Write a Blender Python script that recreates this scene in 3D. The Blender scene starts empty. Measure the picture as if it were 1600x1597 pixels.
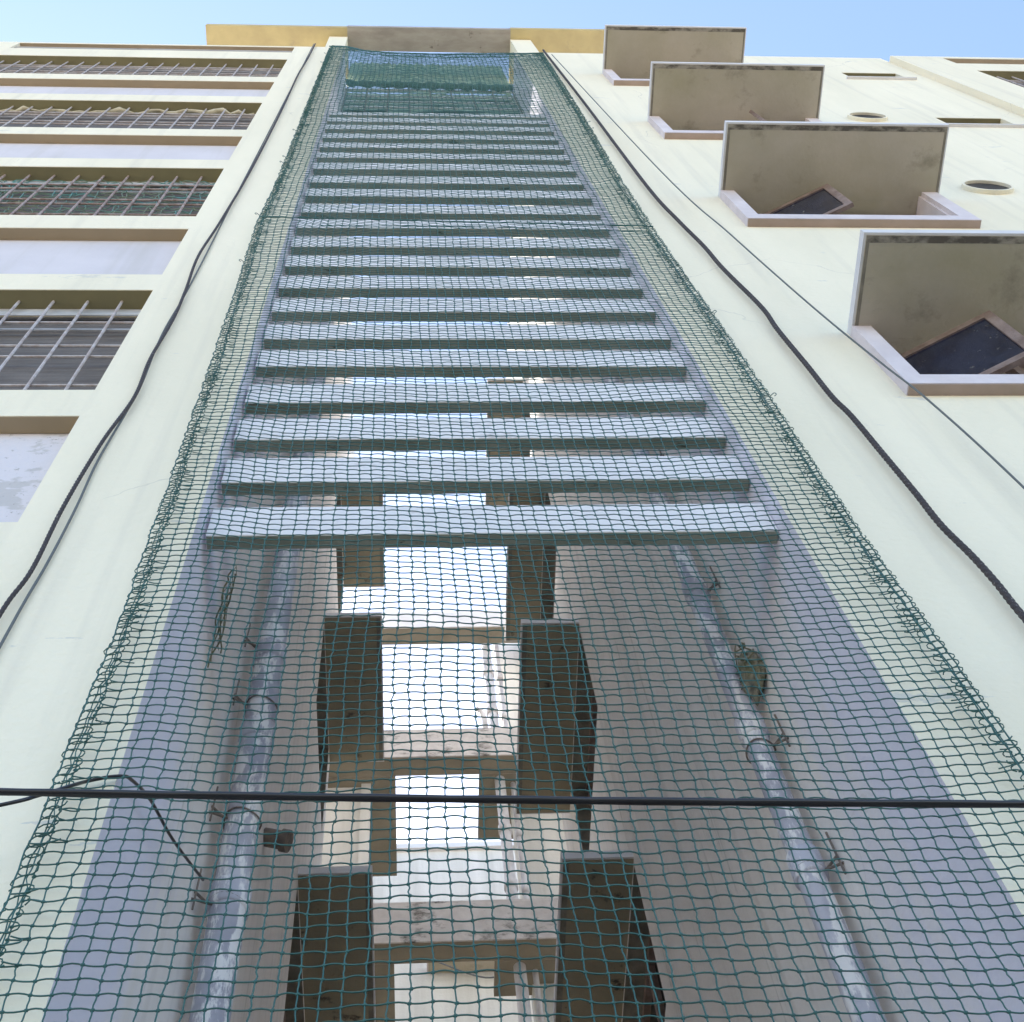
import bpy, math, random
import numpy as np
from mathutils import Matrix, Vector

S = bpy.context.scene
R_ = math.radians
random.seed(7)
rng = np.random.default_rng(11)

# ------------------------------------------------------------------ camera
# (camera is the origin: X along the facade, Y into the building, Z up; the ground is 1.6 m below)
PITCH, ROLL, YAW, FPX = 1.13011233, -0.167369192, 0.175840064, 2179.2
def cam_axes():
    ca, sa, cb, sb, cc, sc = math.cos(PITCH), math.sin(PITCH), math.cos(ROLL), math.sin(ROLL), math.cos(YAW), math.sin(YAW)
    f = Vector((sc*ca, cc*ca, sa)); r = Vector((cc, -sc, 0)); u = r.cross(f)
    return cb*r + sb*u, -sb*r + cb*u, f
cr, cu, cf = cam_axes()
cd = bpy.data.cameras.new('camera'); cam = bpy.data.objects.new('camera', cd)
S.collection.objects.link(cam); S.camera = cam
m = Matrix.Identity(4)
for i in range(3):
    m[i][0] = cr[i]; m[i][1] = cu[i]; m[i][2] = -cf[i]
cam.matrix_world = m
cd.sensor_fit = 'HORIZONTAL'; cd.sensor_width = 36; cd.lens = FPX/1600*36
cd.clip_start = 0.05; cd.clip_end = 2000

# ------------------------------------------------------------------ light
SUN_EL, SUN_AZ = R_(38), R_(-25)      # azimuth from +Y clockwise: the sun stands behind the block, to the left
w = bpy.data.worlds.new('World'); S.world = w; w.use_nodes = True
nt = w.node_tree
sky = nt.nodes.new('ShaderNodeTexSky'); sky.sky_type = 'NISHITA'; sky.sun_disc = False
sky.sun_elevation = SUN_EL; sky.sun_rotation = SUN_AZ; sky.air_density = 1.0; sky.dust_density = 1.2; sky.ozone_density = 1.0
bg = nt.nodes['Background']; bg.inputs['Strength'].default_value = 0.1
nt.links.new(sky.outputs[0], bg.inputs[0])
sd = bpy.data.lights.new('sun', 'SUN'); sd.energy = 2.5; sd.angle = R_(3); sd.color = (1, .95, .88)
sun = bpy.data.objects.new('sun', sd); S.collection.objects.link(sun)
d = Vector((math.sin(SUN_AZ)*math.cos(SUN_EL), math.cos(SUN_AZ)*math.cos(SUN_EL), math.sin(SUN_EL)))
sun.rotation_euler = d.to_track_quat('Z', 'Y').to_euler()
S.view_settings.view_transform = 'Standard'; S.view_settings.look = 'None'
S.view_settings.exposure = 2.3; S.view_settings.gamma = 1
S.cycles.max_bounces = 16; S.cycles.diffuse_bounces = 12; S.cycles.glossy_bounces = 4

# ------------------------------------------------------------------ helpers
C = S.collection
class MB:
    """collects quads; build() links them as ONE mesh object"""
    def __init__(s): s.v = []; s.f = []
    def quad(s, a, b, c, d):
        n = len(s.v); s.v += [tuple(a), tuple(b), tuple(c), tuple(d)]; s.f.append((n, n+1, n+2, n+3))
    def box(s, x0, x1, y0, y1, z0, z1):
        if x0 > x1: x0, x1 = x1, x0
        if y0 > y1: y0, y1 = y1, y0
        if z0 > z1: z0, z1 = z1, z0
        n = len(s.v)
        s.v += [(x0,y0,z0),(x1,y0,z0),(x1,y1,z0),(x0,y1,z0),(x0,y0,z1),(x1,y0,z1),(x1,y1,z1),(x0,y1,z1)]
        for q in ((0,3,2,1),(4,5,6,7),(0,1,5,4),(1,2,6,5),(2,3,7,6),(3,0,4,7)): s.f.append(tuple(n+i for i in q))
        return s
    def prism(s, pts_a, pts_b):
        """two matching closed outlines joined and capped"""
        n = len(s.v); k = len(pts_a); s.v += [tuple(p) for p in pts_a]+[tuple(p) for p in pts_b]
        s.f.append(tuple(n+i for i in range(k))[::-1]); s.f.append(tuple(n+k+i for i in range(k)))
        for i in range(k):
            j = (i+1) % k; s.f.append((n+i, n+j, n+k+j, n+k+i))
    def tube(s, pts, r, sides=8, closed=False):
        P = [Vector(p) for p in pts]; n = len(P)
        if n < 2: return s
        rr = r if isinstance(r, (list, tuple)) else [r]*n
        ref = None; base = len(s.v)
        for i in range(n):
            t = (P[min(i+1, n-1)]-P[max(i-1, 0)])
            if t.length < 1e-9: t = Vector((0, 0, 1))
            t.normalize()
            if ref is None:
                ref = t.orthogonal().normalized()
            else:
                ref = (ref-t*ref.dot(t))
                ref = ref.normalized() if ref.length > 1e-6 else t.orthogonal().normalized()
            b = t.cross(ref)
            for k in range(sides):
                a = 2*math.pi*k/sides
                s.v.append(tuple(P[i]+rr[i]*(math.cos(a)*ref+math.sin(a)*b)))
        for i in range(n-1):
            for k in range(sides):
                a = base+i*sides+k; b2 = base+i*sides+(k+1) % sides
                s.f.append((a, b2, b2+sides, a+sides))
        s.f.append(tuple(base+k for k in range(sides))[::-1]); s.f.append(tuple(base+(n-1)*sides+k for k in range(sides)))
        return s
    def cyl(s, x, y, z0, z1, r, sides=20): return s.tube([(x, y, z0), (x, y, z1)], r, sides)
    def build(s, name, mat, parent=None, smooth=False, bevel=0):
        me = bpy.data.meshes.new(name); me.from_pydata(s.v, [], s.f); me.materials.append(mat)
        if smooth: me.polygons.foreach_set('use_smooth', [True]*len(me.polygons))
        me.update()
        o = bpy.data.objects.new(name, me); C.objects.link(o)
        if parent is not None: o.parent = parent
        if bevel:
            b = o.modifiers.new('bevel', 'BEVEL'); b.width = bevel; b.segments = 2; b.limit_method = 'ANGLE'
        return o
def empty(name, parent=None, loc=(0, 0, 0)):
    o = bpy.data.objects.new(name, None); C.objects.link(o); o.empty_display_size = .1
    o.location = loc
    if parent is not None: o.parent = parent
    return o
def tag(o, label=None, cat=None, group=None, kind=None):
    if label: o['label'] = label
    if cat: o['category'] = cat
    if group: o['group'] = group
    if kind: o['kind'] = kind
    return o
def spline(pts, n=8):
    P = [Vector(p) for p in pts]; out = []
    for i in range(len(P)-1):
        a, b, c, e = P[max(i-1, 0)], P[i], P[i+1], P[min(i+2, len(P)-1)]
        for k in range(n):
            t = k/n
            out.append(.5*((2*b)+(-a+c)*t+(2*a-5*b+4*c-e)*t*t+(-a+3*b-3*c+e)*t**3))
    out.append(P[-1]); return out
def panel_wall(mb, axis, pos, u0, u1, z0, z1, holes, depth, thick_dir):
    """flat wall (axis 'Y': u = X at Y = pos; axis 'X': u = Y at X = pos) with rectangular holes and their reveals"""
    us = sorted({u0, u1, *[h[0] for h in holes], *[h[1] for h in holes]})
    zs = sorted({z0, z1, *[h[2] for h in holes], *[h[3] for h in holes]})
    us = [u for u in us if u0 <= u <= u1]; zs = [z for z in zs if z0 <= z <= z1]
    P = (lambda u, w_, z: (u, w_, z)) if axis == 'Y' else (lambda u, w_, z: (w_, u, z))
    back = pos+thick_dir*depth
    for i in range(len(us)-1):
        for j in range(len(zs)-1):
            cu_, cz = (us[i]+us[i+1])/2, (zs[j]+zs[j+1])/2
            if any(h[0] < cu_ < h[1] and h[2] < cz < h[3] for h in holes): continue
            mb.quad(P(us[i], pos, zs[j]), P(us[i+1], pos, zs[j]), P(us[i+1], pos, zs[j+1]), P(us[i], pos, zs[j+1]))
    for a, b, c, e in holes:
        mb.quad(P(a, pos, c), P(b, pos, c), P(b, back, c), P(a, back, c))
        mb.quad(P(a, pos, e), P(b, pos, e), P(b, back, e), P(a, back, e))
        mb.quad(P(a, pos, c), P(a, pos, e), P(a, back, e), P(a, back, c))
        mb.quad(P(b, pos, c), P(b, pos, e), P(b, back, e), P(b, back, c))

# ------------------------------------------------------------------ materials
def mat(name, col, rough=.8, col2=None, scale=3., stretch=(1, 1, 1), lo=.35, hi=.65, bump=0, bscale=60,
        col3=None, s3=8., lo3=.6, hi3=.7, st3=(1, 1, 1), metal=0, spec=.3, detail=6):
    m = bpy.data.materials.new(name); m.use_nodes = True; t = m.node_tree; N = t.nodes; L = t.links
    b = N['Principled BSDF']; b.inputs['Roughness'].default_value = rough; b.inputs['Metallic'].default_value = metal
    b.inputs['Specular IOR Level'].default_value = spec
    b.inputs['Base Color'].default_value = (*col, 1)
    tc = N.new('ShaderNodeTexCoord')
    out = None
    def noise(sc, st, lo_, hi_, dt=detail, rg=.6):
        mp = N.new('ShaderNodeMapping'); mp.inputs['Scale'].default_value = st
        L.new(tc.outputs['Object'], mp.inputs['Vector'])
        n = N.new('ShaderNodeTexNoise'); n.inputs['Scale'].default_value = sc; n.inputs['Detail'].default_value = dt
        n.inputs['Roughness'].default_value = rg
        L.new(mp.outputs[0], n.inputs['Vector'])
        r = N.new('ShaderNodeMapRange'); r.inputs['From Min'].default_value = lo_; r.inputs['From Max'].default_value = hi_
        L.new(n.outputs['Fac'], r.inputs['Value']); return r.outputs[0]
    prev = None
    if col2:
        mx = N.new('ShaderNodeMix'); mx.data_type = 'RGBA'
        mx.inputs['A'].default_value = (*col, 1); mx.inputs['B'].default_value = (*col2, 1)
        L.new(noise(scale, stretch, lo, hi), mx.inputs['Factor']); prev = mx.outputs['Result']
    if col3:
        mx = N.new('ShaderNodeMix'); mx.data_type = 'RGBA'
        if prev: L.new(prev, mx.inputs['A'])
        else: mx.inputs['A'].default_value = (*col, 1)
        mx.inputs['B'].default_value = (*col3, 1)
        L.new(noise(s3, st3, lo3, hi3, 8, .7), mx.inputs['Factor']); prev = mx.outputs['Result']
    if prev: L.new(prev, b.inputs['Base Color'])
    if bump:
        n = N.new('ShaderNodeTexNoise'); n.inputs['Scale'].default_value = bscale; n.inputs['Detail'].default_value = 5
        L.new(tc.outputs['Object'], n.inputs['Vector'])
        bp = N.new('ShaderNodeBump'); bp.inputs['Strength'].default_value = bump; bp.inputs['Distance'].default_value = .01
        L.new(n.outputs['Fac'], bp.inputs['Height']); L.new(bp.outputs[0], b.inputs['Normal'])
    return m
M_CREAM = mat('cream_paint', (.83, .765, .605), .85, (.735, .68, .53), 1.1, (1.3, 1, .35), .3, .72, .45, 28,
              (.62, .60, .53), 2.2, .655, .675, (.8, 1, 2.6))
M_LAV = mat('lavender_paint', (.63, .60, .63), .85, (.55, .525, .555), 1.5, (1, 1, 1), .35, .7, .2, 40)
M_LAV_PEEL = mat('peeling_lavender_paint', (.63, .60, .63), .85, (.50, .48, .48), 3.2, (1, 1, 1.6), .57, .60, .6, 30,
              (.36, .34, .33), 26, .60, .64)
M_SHAFT = mat('grey_paint_sky_tint', (.83, .79, .755), .8, (.74, .70, .66), 2.2, (1, 1, .25), .35, .7, .2, 40,
              (.34, .33, .28), 5., .60, .75, (1, 2.5, .12))
M_RSOF = mat('shaded_brown_recess', (.34, .27, .18), .9, (.29, .23, .15), 2)  # recess shade and warm ground bounce put into the colour
M_RSOFW = mat('shaded_olive_recess', (.22, .20, .11), .9, (.18, .16, .09), 2)  # shade inside window and vent recesses put into the colour
M_SOFFIT = mat('shaded_soffit_paint', (.43, .385, .315), .9, (.335, .31, .22), 1.6, (1, 1, 1), .35, .7, .2, 40,
              (.24, .22, .165), 3, .56, .72)  # underside of the paint: shade and warm bounce put into its colour
M_GROOVE = mat('mould_stain_and_reveal_shade', (.15, .135, .11), .9, (.24, .22, .18), 9, (1, 1, 1), .35, .65, .3, 60)  # mould on the drip edges; also paints the shade in shaft window reveals
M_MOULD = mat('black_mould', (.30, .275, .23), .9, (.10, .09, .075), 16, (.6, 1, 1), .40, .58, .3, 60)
M_SOFFD = mat('shaded_hood_soffit', (.32, .28, .20), .9, (.25, .22, .155), 2.5, (1, 1, 1), .35, .7, .2, 40, (.07, .06, .05), 5, .60, .68)  # hood undersides in the shaft: shade put into the colour, plus dark stains
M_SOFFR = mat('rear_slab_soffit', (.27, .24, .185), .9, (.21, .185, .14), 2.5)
M_HOODFACE = mat('hood_paint', (.66, .66, .68), .8, (.58, .57, .58), 4, (1, 1, 1), .35, .7, .2, 40)
M_JAMB = mat('window_surround_paint', (.66, .61, .64), .8, (.55, .50, .52), 5, (1, 1, 1), .35, .7, .2, 40)
M_BEAM = mat('beam_paint', (.85, .83, .85), .8, (.77, .755, .78), 3, (.3, 1, 2), .35, .7, .2, 40,
              (.50, .45, .44), 7, .60, .70, (.5, 1, 1.6))
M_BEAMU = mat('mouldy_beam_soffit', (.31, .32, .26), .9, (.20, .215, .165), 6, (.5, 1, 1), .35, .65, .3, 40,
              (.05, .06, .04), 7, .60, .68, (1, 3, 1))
M_STAIN = mat('black_stained_render', (.60, .57, .56), .9, (.45, .42, .41), 5, (1, 1, 1), .35, .7, .2, 40,
              (.10, .095, .085), 2.0, .55, .66, (1, 1, 1.6))
M_SILLU = mat('shaded_pinkish_sill', (.40, .31, .265), .9, (.33, .26, .21), 4)  # sill underside with its shade and warm bounce put into the colour
M_YELLOW = mat('yellow_paint', (.50, .42, .22), .85, (.40, .33, .18), 3, (1, 1, 1), .35, .7, .2, 40, (.30, .26, .18), 2, .58, .7)
M_CONC = mat('bare_concrete', (.40, .37, .33), .9, (.30, .27, .24), 3, (1, 3, 1), .35, .65, .3, 40, (.12, .10, .09), 5, .62, .7)
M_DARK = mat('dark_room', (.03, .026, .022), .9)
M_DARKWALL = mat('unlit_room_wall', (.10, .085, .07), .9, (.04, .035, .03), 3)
M_WOOD = mat('aged_wood', (.26, .20, .18), .7, (.17, .12, .10), 12, (1, 1, 1), .35, .65, .3, 80)
M_ROLL = mat('brown_shutter', (.17, .15, .135), .7, (.11, .095, .085), 18, (.15, 1, 2.2), .35, .65, .3, 50)
M_BAR = mat('pale_painted_iron', (.50, .47, .47), .6, (.38, .32, .30), 20, (1, 1, 1), .4, .6)
M_BARR = mat('pinkish_rusty_iron', (.40, .33, .31), .6, (.25, .17, .14), 20, (1, 1, 1), .4, .6)
M_RAIL = mat('aluminium_rail', (.62, .63, .66), .5, (.40, .41, .43), 10, (.3, 1, 1), .4, .6, metal=.2)
M_PIPE = mat('weathered_pipe', (.36, .36, .43), .6, (.52, .52, .59), 4, (1, 1, .5), .42, .58, .15, 60,
             (.80, .79, .80), 16, .50, .56, (1, 1, .25), spec=.4)
M_PIPEW = mat('white_pvc_pipe', (.62, .61, .62), .5, (.42, .38, .37), 6, (1, 1, .4), .4, .65)
M_METAL = mat('rusty_clamp', (.14, .12, .11), .6, (.25, .20, .16), 30, metal=.3)
M_CEM = mat('mossy_cement', (.33, .32, .26), .95, (.16, .16, .09), 18, (1, 1, 1), .4, .62, .8, 50)
M_NET = mat('green_nylon', (.028, .112, .10), .5, (.02, .085, .075), 6, spec=.5)
M_CLOTH = mat('green_shade_cloth', (.22, .33, .26), .8, (.34, .43, .34), 5, (2.5, 1, .2), .4, .6, .3, 60)
M_ROPE = mat('braided_black_cable', (.055, .045, .045), .6, (.05, .04, .04), 40, (1, 1, 1), .4, .6, .6, 300,
             (.34, .30, .28), 110, .60, .66)
M_WIRE = mat('grey_cable', (.12, .13, .13), .6)
M_BLACK = mat('black_rubber_cable', (.012, .010, .012), .35, spec=.5)
M_FABRIC = mat('pale_rag', (.55, .50, .38), .9, (.40, .35, .24), 12)
M_GROUND = mat('pale_paving', (.50, .43, .34), .9, (.42, .36, .28), .6, (1, 1, 1), .35, .65, .3, 6)
M_WHITEW = mat('white_limewash', (.64, .63, .60), .85, (.50, .49, .46), 2, (2, 2, .12), .4, .7, .3, 30)
def glassmat(name, col, rough):
    m = mat(name, col, rough, (col[0]*.5, col[1]*.5, col[2]*.6), 7, (1, 1, 1), .45, .6, 0, 1, (.16, .15, .13), 16, .62, .68, spec=.9)
    return m
M_GLASS = glassmat('dusty_dark_glass', (.015, .022, .05), .06)  # blue of the reflected sky put into the base colour

# hairline cracks and run-off streaks in the facade paint
def weather(m_, crack=.55, tint=(.42, .40, .36)):
    t = m_.node_tree; N = t.nodes; L = t.links; b = N['Principled BSDF']; src = b.inputs['Base Color'].links[0].from_socket
    tc = N.new('ShaderNodeTexCoord')
    nd = N.new('ShaderNodeTexNoise'); nd.inputs['Scale'].default_value = 3; nd.inputs['Detail'].default_value = 6; L.new(tc.outputs['Object'], nd.inputs['Vector'])
    va = N.new('ShaderNodeVectorMath'); va.operation = 'MULTIPLY_ADD'; va.inputs[1].default_value = (.35, .35, .35)
    L.new(nd.outputs['Color'], va.inputs[0]); L.new(tc.outputs['Object'], va.inputs[2])
    vo = N.new('ShaderNodeTexVoronoi'); vo.feature = 'DISTANCE_TO_EDGE'; vo.inputs['Scale'].default_value = .75; L.new(va.outputs[0], vo.inputs['Vector'])
    r1 = N.new('ShaderNodeMapRange'); r1.inputs['From Min'].default_value = .0015; r1.inputs['From Max'].default_value = .004; r1.inputs['To Min'].default_value = 1; r1.inputs['To Max'].default_value = 0
    L.new(vo.outputs['Distance'], r1.inputs['Value'])
    n2 = N.new('ShaderNodeTexNoise'); n2.inputs['Scale'].default_value = .9; L.new(tc.outputs['Object'], n2.inputs['Vector'])
    r2 = N.new('ShaderNodeMapRange'); r2.inputs['From Min'].default_value = .55; r2.inputs['From Max'].default_value = .62; r2.inputs['To Max'].default_value = crack; L.new(n2.outputs['Fac'], r2.inputs['Value'])
    mu = N.new('ShaderNodeMath'); mu.operation = 'MULTIPLY'; L.new(r1.outputs[0], mu.inputs[0]); L.new(r2.outputs[0], mu.inputs[1])
    mp = N.new('ShaderNodeMapping'); mp.inputs['Scale'].default_value = (9, 9, .35); L.new(tc.outputs['Object'], mp.inputs[0])
    n3 = N.new('ShaderNodeTexNoise'); n3.inputs['Scale'].default_value = 1; n3.inputs['Detail'].default_value = 5; L.new(mp.outputs[0], n3.inputs['Vector'])
    r3 = N.new('ShaderNodeMapRange'); r3.inputs['From Min'].default_value = .52; r3.inputs['From Max'].default_value = .80; r3.inputs['To Max'].default_value = .42; L.new(n3.outputs['Fac'], r3.inputs['Value'])
    mxx = N.new('ShaderNodeMath'); mxx.operation = 'MAXIMUM'; L.new(mu.outputs[0], mxx.inputs[0]); L.new(r3.outputs[0], mxx.inputs[1])
    mx = N.new('ShaderNodeMix'); mx.data_type = 'RGBA'; mx.inputs['B'].default_value = (*tint, 1)
    L.new(src, mx.inputs['A']); L.new(mxx.outputs[0], mx.inputs['Factor']); L.new(mx.outputs['Result'], b.inputs['Base Color'])
weather(M_CREAM, .5, (.50, .47, .41)); weather(M_SHAFT, .4, (.42, .39, .35)); weather(M_LAV, .5)
# the outer half metre of the shaft walls gets blue skylight put into its colour, fading inwards
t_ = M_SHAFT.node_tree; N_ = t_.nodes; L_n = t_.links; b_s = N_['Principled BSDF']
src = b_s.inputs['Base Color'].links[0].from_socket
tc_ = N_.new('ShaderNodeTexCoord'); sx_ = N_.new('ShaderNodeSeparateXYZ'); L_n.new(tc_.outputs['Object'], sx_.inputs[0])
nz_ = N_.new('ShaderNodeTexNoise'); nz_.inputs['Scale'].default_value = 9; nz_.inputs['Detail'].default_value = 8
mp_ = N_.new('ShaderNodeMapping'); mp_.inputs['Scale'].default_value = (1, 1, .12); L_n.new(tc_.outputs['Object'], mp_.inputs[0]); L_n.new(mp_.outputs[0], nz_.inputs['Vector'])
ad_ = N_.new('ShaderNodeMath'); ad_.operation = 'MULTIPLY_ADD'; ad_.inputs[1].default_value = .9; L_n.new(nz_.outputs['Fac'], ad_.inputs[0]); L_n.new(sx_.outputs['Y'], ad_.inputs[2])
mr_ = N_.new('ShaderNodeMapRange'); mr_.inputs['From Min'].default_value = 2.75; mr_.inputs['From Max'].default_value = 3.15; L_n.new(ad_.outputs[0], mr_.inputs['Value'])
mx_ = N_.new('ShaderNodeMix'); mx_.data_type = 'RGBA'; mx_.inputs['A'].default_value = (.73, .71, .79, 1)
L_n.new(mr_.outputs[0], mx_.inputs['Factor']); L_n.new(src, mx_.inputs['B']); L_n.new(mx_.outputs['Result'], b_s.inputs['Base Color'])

# ------------------------------------------------------------------ key dimensions
XL, XR = -.697, 1.297          # side walls of the open shaft
YF = 2.0                       # facade plane
ZG = -1.6
TOPL, TOPR = 17.37, 17.17
SPF = 3.03

# ------------------------------------------------------------------ ground
g = MB(); g.quad((-400, -400, ZG), (400, -400, ZG), (400, 400, ZG), (-400, 400, ZG))
tag(g.build('ground', M_GROUND), kind='structure')

# ------------------------------------------------------------------ apartment building
B = empty('apartment_building', loc=(0, 0, 0))
tag(B, 'tall cream apartment block with an open slatted shaft between two wings, filling the whole view', 'building')

# left wing
WIN = [(2.45, 3.95), (5.525, 7.008), (8.637, 10.12), (11.70, 13.11), (14.78, 16.17)]
PAN = [(4.252, 5.227), (7.30, 8.315), (10.43, 11.40), (13.47, 14.43), (16.80, 17.28)]
XA, XB = -4.43, -1.28
RD = .075                     # depth of the lavender recesses
WD = .13                      # depth of the window reveals
wl = MB()
panel_wall(wl, 'Y', YF, -9.5, XL, ZG, TOPL, [(XA, XB, a, b) for a, b in WIN], WD, 1)
# panel recesses are cut in the same sheet: rebuild the sheet with both sets of holes
wl = MB()
us = sorted({-9.5, XA, XB, XL}); allh = [(XA, XB, a, b, WD) for a, b in WIN]+[(XA, XB, a, b, RD) for a, b in PAN]
allh += [(-9.2, XA-.25, a, b, WD) for a, b in WIN]+[(-9.2, XA-.25, a, b, RD) for a, b in PAN]
panel_wall(wl, 'Y', YF, -9.5, XL, ZG, TOPL, [h[:4] for h in allh], 0.0, 1)
for a, b, c, e, dp in allh:
    for q in (((a, c), (b, c)), ((a, e), (b, e)), ((a, c), (a, e)), ((b, c), (b, e))):
        (x0, z0), (x1, z1) = q
        wl.quad((x0, YF, z0), (x1, YF, z1), (x1, YF+dp, z1), (x0, YF+dp, z0))
wl.quad((-9.5, YF, TOPL), (XL, YF, TOPL), (XL, YF+.2, TOPL), (-9.5, YF+.2, TOPL))
wl.quad((-9.5, YF, ZG), (-9.5, YF, TOPL), (-9.5, 12, TOPL), (-9.5, 12, ZG))
# right wing sheet
HW = [(2.187*1.0, 3.52, 5.56+k*SPF, 6.262+k*SPF) for k in range(-1, 4)]       # window openings behind the surrounds
HB = [(4.84, 5.46, 12.30, 12.78), (4.84, 5.46, 15.30, 15.80), (4.84, 5.46, 9.25, 9.73), (4.84, 5.46, 6.2, 6.68)]
XS = 5.72
panel_wall(wl, 'Y', YF, XR, XS, ZG, TOPR, HW+HB, .16, 1)
YS = 1.93
k_ = YS/2.0
WR = [(6.53*k_, 9.6, a*k_, b*k_) for a, b in WIN]; PR = [(6.53*k_, 9.6, a*k_, b*k_) for a, b in PAN]
TOPS = 17.44*k_
panel_wall(wl, 'Y', YS, XS, 13, ZG, TOPS, WR+PR, 0, 1)
for hs, dp in ((WR, WD), (PR, RD)):
    for a, b, c, e in hs:
        for q in (((a, c), (b, c)), ((a, e), (b, e)), ((a, c), (a, e)), ((b, c), (b, e))):
            (x0, z0), (x1, z1) = q
            wl.quad((x0, YS, z0), (x1, YS, z1), (x1, YS+dp, z1), (x0, YS+dp, z0))
wl.quad((XS, YS, ZG), (XS, YF+.02, ZG), (XS, YF+.02, TOPS), (XS, YS, TOPS))
wl.quad((XR, YF, TOPR), (XS, YF, TOPR), (XS, YF+.2, TOPR), (XR, YF+.2, TOPR))
wl.quad((XS, YS, TOPS), (13, YS, TOPS), (13, YS+.2, TOPS), (XS, YS+.2, TOPS))
wall = wl.build('facade_wall', M_CREAM, B)

# roof decks (keep the light out of the hollow wings)
rd = MB(); rd.box(-9.45, XL-.02, YF+.02, 7.1, 17.0, 17.1); rd.box(XR+.02, 13, YF+.03, 7.3, 16.6, 16.7)
rd.build('roof_deck', M_CONC, B)

# stub columns that carry the roof beam, and the beam itself
MB().box(-.93, XL-.006, YF+.003, YF+.3, TOPL-.3, 18.5).build('column', M_CREAM, B)
MB().box(XR+.045, 1.60, YF+.003, YF+.3, TOPR-.3, 18.5).build('column', M_CREAM, B)
MB().box(-2.46, XL-.01, 1.893, 2.55, 18.503, 18.66).build('roof_beam', M_YELLOW, B)
MB().box(XR+.05, 3.04, 1.873, 2.55, 18.503, 18.66).build('roof_beam', M_YELLOW, B)
rb = MB(); rb.box(XL-.01, XR+.05, 1.883, 2.172, 18.503, 18.655)
rb.build('roof_beam', M_CONC, B)

# lintel soffits of the recesses, their shade put into the colour
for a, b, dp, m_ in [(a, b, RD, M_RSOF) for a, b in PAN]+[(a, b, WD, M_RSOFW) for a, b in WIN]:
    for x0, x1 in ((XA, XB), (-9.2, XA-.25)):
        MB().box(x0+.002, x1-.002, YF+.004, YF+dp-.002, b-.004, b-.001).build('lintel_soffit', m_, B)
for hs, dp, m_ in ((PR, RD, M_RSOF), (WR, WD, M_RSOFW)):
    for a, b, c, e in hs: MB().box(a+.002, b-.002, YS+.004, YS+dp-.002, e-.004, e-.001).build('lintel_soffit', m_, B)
# lavender recessed panels
def panel(x0, x1, y, z0, z1, m_, par=B):
    return MB().box(x0-.01, x1+.01, y, y+.05, z0-.01, z1+.01).build('recessed_panel', m_, par)
for i, (a, b) in enumerate(PAN):
    panel(XA, XB, YF+RD, a, b, M_LAV_PEEL if i == 0 else M_LAV)
    panel(-9.2, XA-.25, YF+RD, a, b, M_LAV)
for a, b, c, e in PR: panel(a, b, YS+RD, c, e, M_LAV)

# grille windows of the wings
def grille_window(x0, x1, y, z0, z1, style):
    W = MB()
    yb = y+WD
    W.box(x0, x1, yb-.03, yb-.009, z1-.10, z1-.006).box(x0, x1, yb-.03, yb-.009, z0+.003, z0+.06)
    wo = W.build('window', M_RAIL, B)
    pb = MB().box(x0-.01, x1+.01, yb-.008, yb+.03, z0-.01, z1+.01).build('shutter', M_ROLL, wo)
    # horizontal frame rails of the sliding sashes
    r_ = MB()
    for dz, t in (((z1-z0)*.80, .022), ((z1-z0)*.74, .014), ((z1-z0)*.90, .012)):
        r_.box(x0, x1, yb-.042, yb-.033, z0+dz, z0+dz+t)
    r_.build('sash_rail', M_RAIL, wo)
    gb = MB(); yg = y+.062
    x = x1-.16
    while x > x0+.05:
        gb.tube([(x, yg, z0), (x, yg, z1)], .0075 if style != 1 else .008, 6); x -= .1705
    hz = (.17, .27, .50, .60, .86, .96) if style != 0 else (.20, .50, .62, .90)
    for f in hz:
        dz = f/1.15*(z1-z0)
        gb.tube([(x0, yg+.012, z0+dz), (x1, yg+.012, z0+dz)], .0068, 6)
    gb.build('grille', M_BARR if style == 1 else M_BAR, wo)
    MB().box(x0, x1, yb-.036, yb-.031, z1-.15, z1-.11).build('head_rail', M_FABRIC, wo)
    return wo
for i, (a, b) in enumerate(WIN):
    wo = grille_window(XA, XB, YF, a, b, {1: 0, 2: 1}.get(i, 2))
    WIN[i] = (a, b, wo)
    grille_window(-9.2, XA-.25, YF, a, b, 2)
for a, b, c, e in WR: grille_window(a, b, YS, c, e, 2)

# bundled green net behind the rusty grille, rag rope and pale hose in the windows above
a, b, wo2 = WIN[2]
t = MB(); random.seed(5)
for r in range(20):
    z = a+.04+(b-a-.08)*r/19; pts = []
    x = XA
    while x < XB: pts.append((x, YF+.095+random.uniform(-.012, .012), z+random.uniform(-.022, .022))); x += .045
    t.tube(pts, .004, 4)
x = XA+.03
while x < XB:
    z = a; pts = []
    while z < b: pts.append((x+random.uniform(-.018, .018), YF+.095+random.uniform(-.012, .012), z)); z += .06
    t.tube(pts, .0035, 4); x += random.choice((.03, .07, .1))
o = t.build('window_netting', mat('teal_net', (.12, .30, .30), .6, (.2, .22, .14), 5))
tag(o, 'tangled teal netting behind the rusty grille of the third left-wing window below the roof', 'netting')
a, b, wo3 = WIN[3]
t = MB(); random.seed(9); pts = []; rr = []
x = XA
while x < XB-.02:
    pts.append((x, YF+.085+random.uniform(-.02, .02), b-.05+random.uniform(-.035, .02))); rr.append(random.uniform(.008, .03)); x += .07
t.tube(pts, rr, 7)
tag(t.build('rag_bundle', M_FABRIC, smooth=True), 'yellowish rolled rag strung along the head of the second highest grille window on the left', 'rag')
a, b, wo4 = WIN[4]
t = MB(); random.seed(3)
pts = []
for i in range(60):
    s = i/59; pts.append((XB-.50+s*.46+.03*math.cos(i*.9), YF+.06+.012*math.sin(i*.9), a+.12+.09*s+.06*math.sin(i*.9)))
t.tube(pts, .011, 6)
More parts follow.
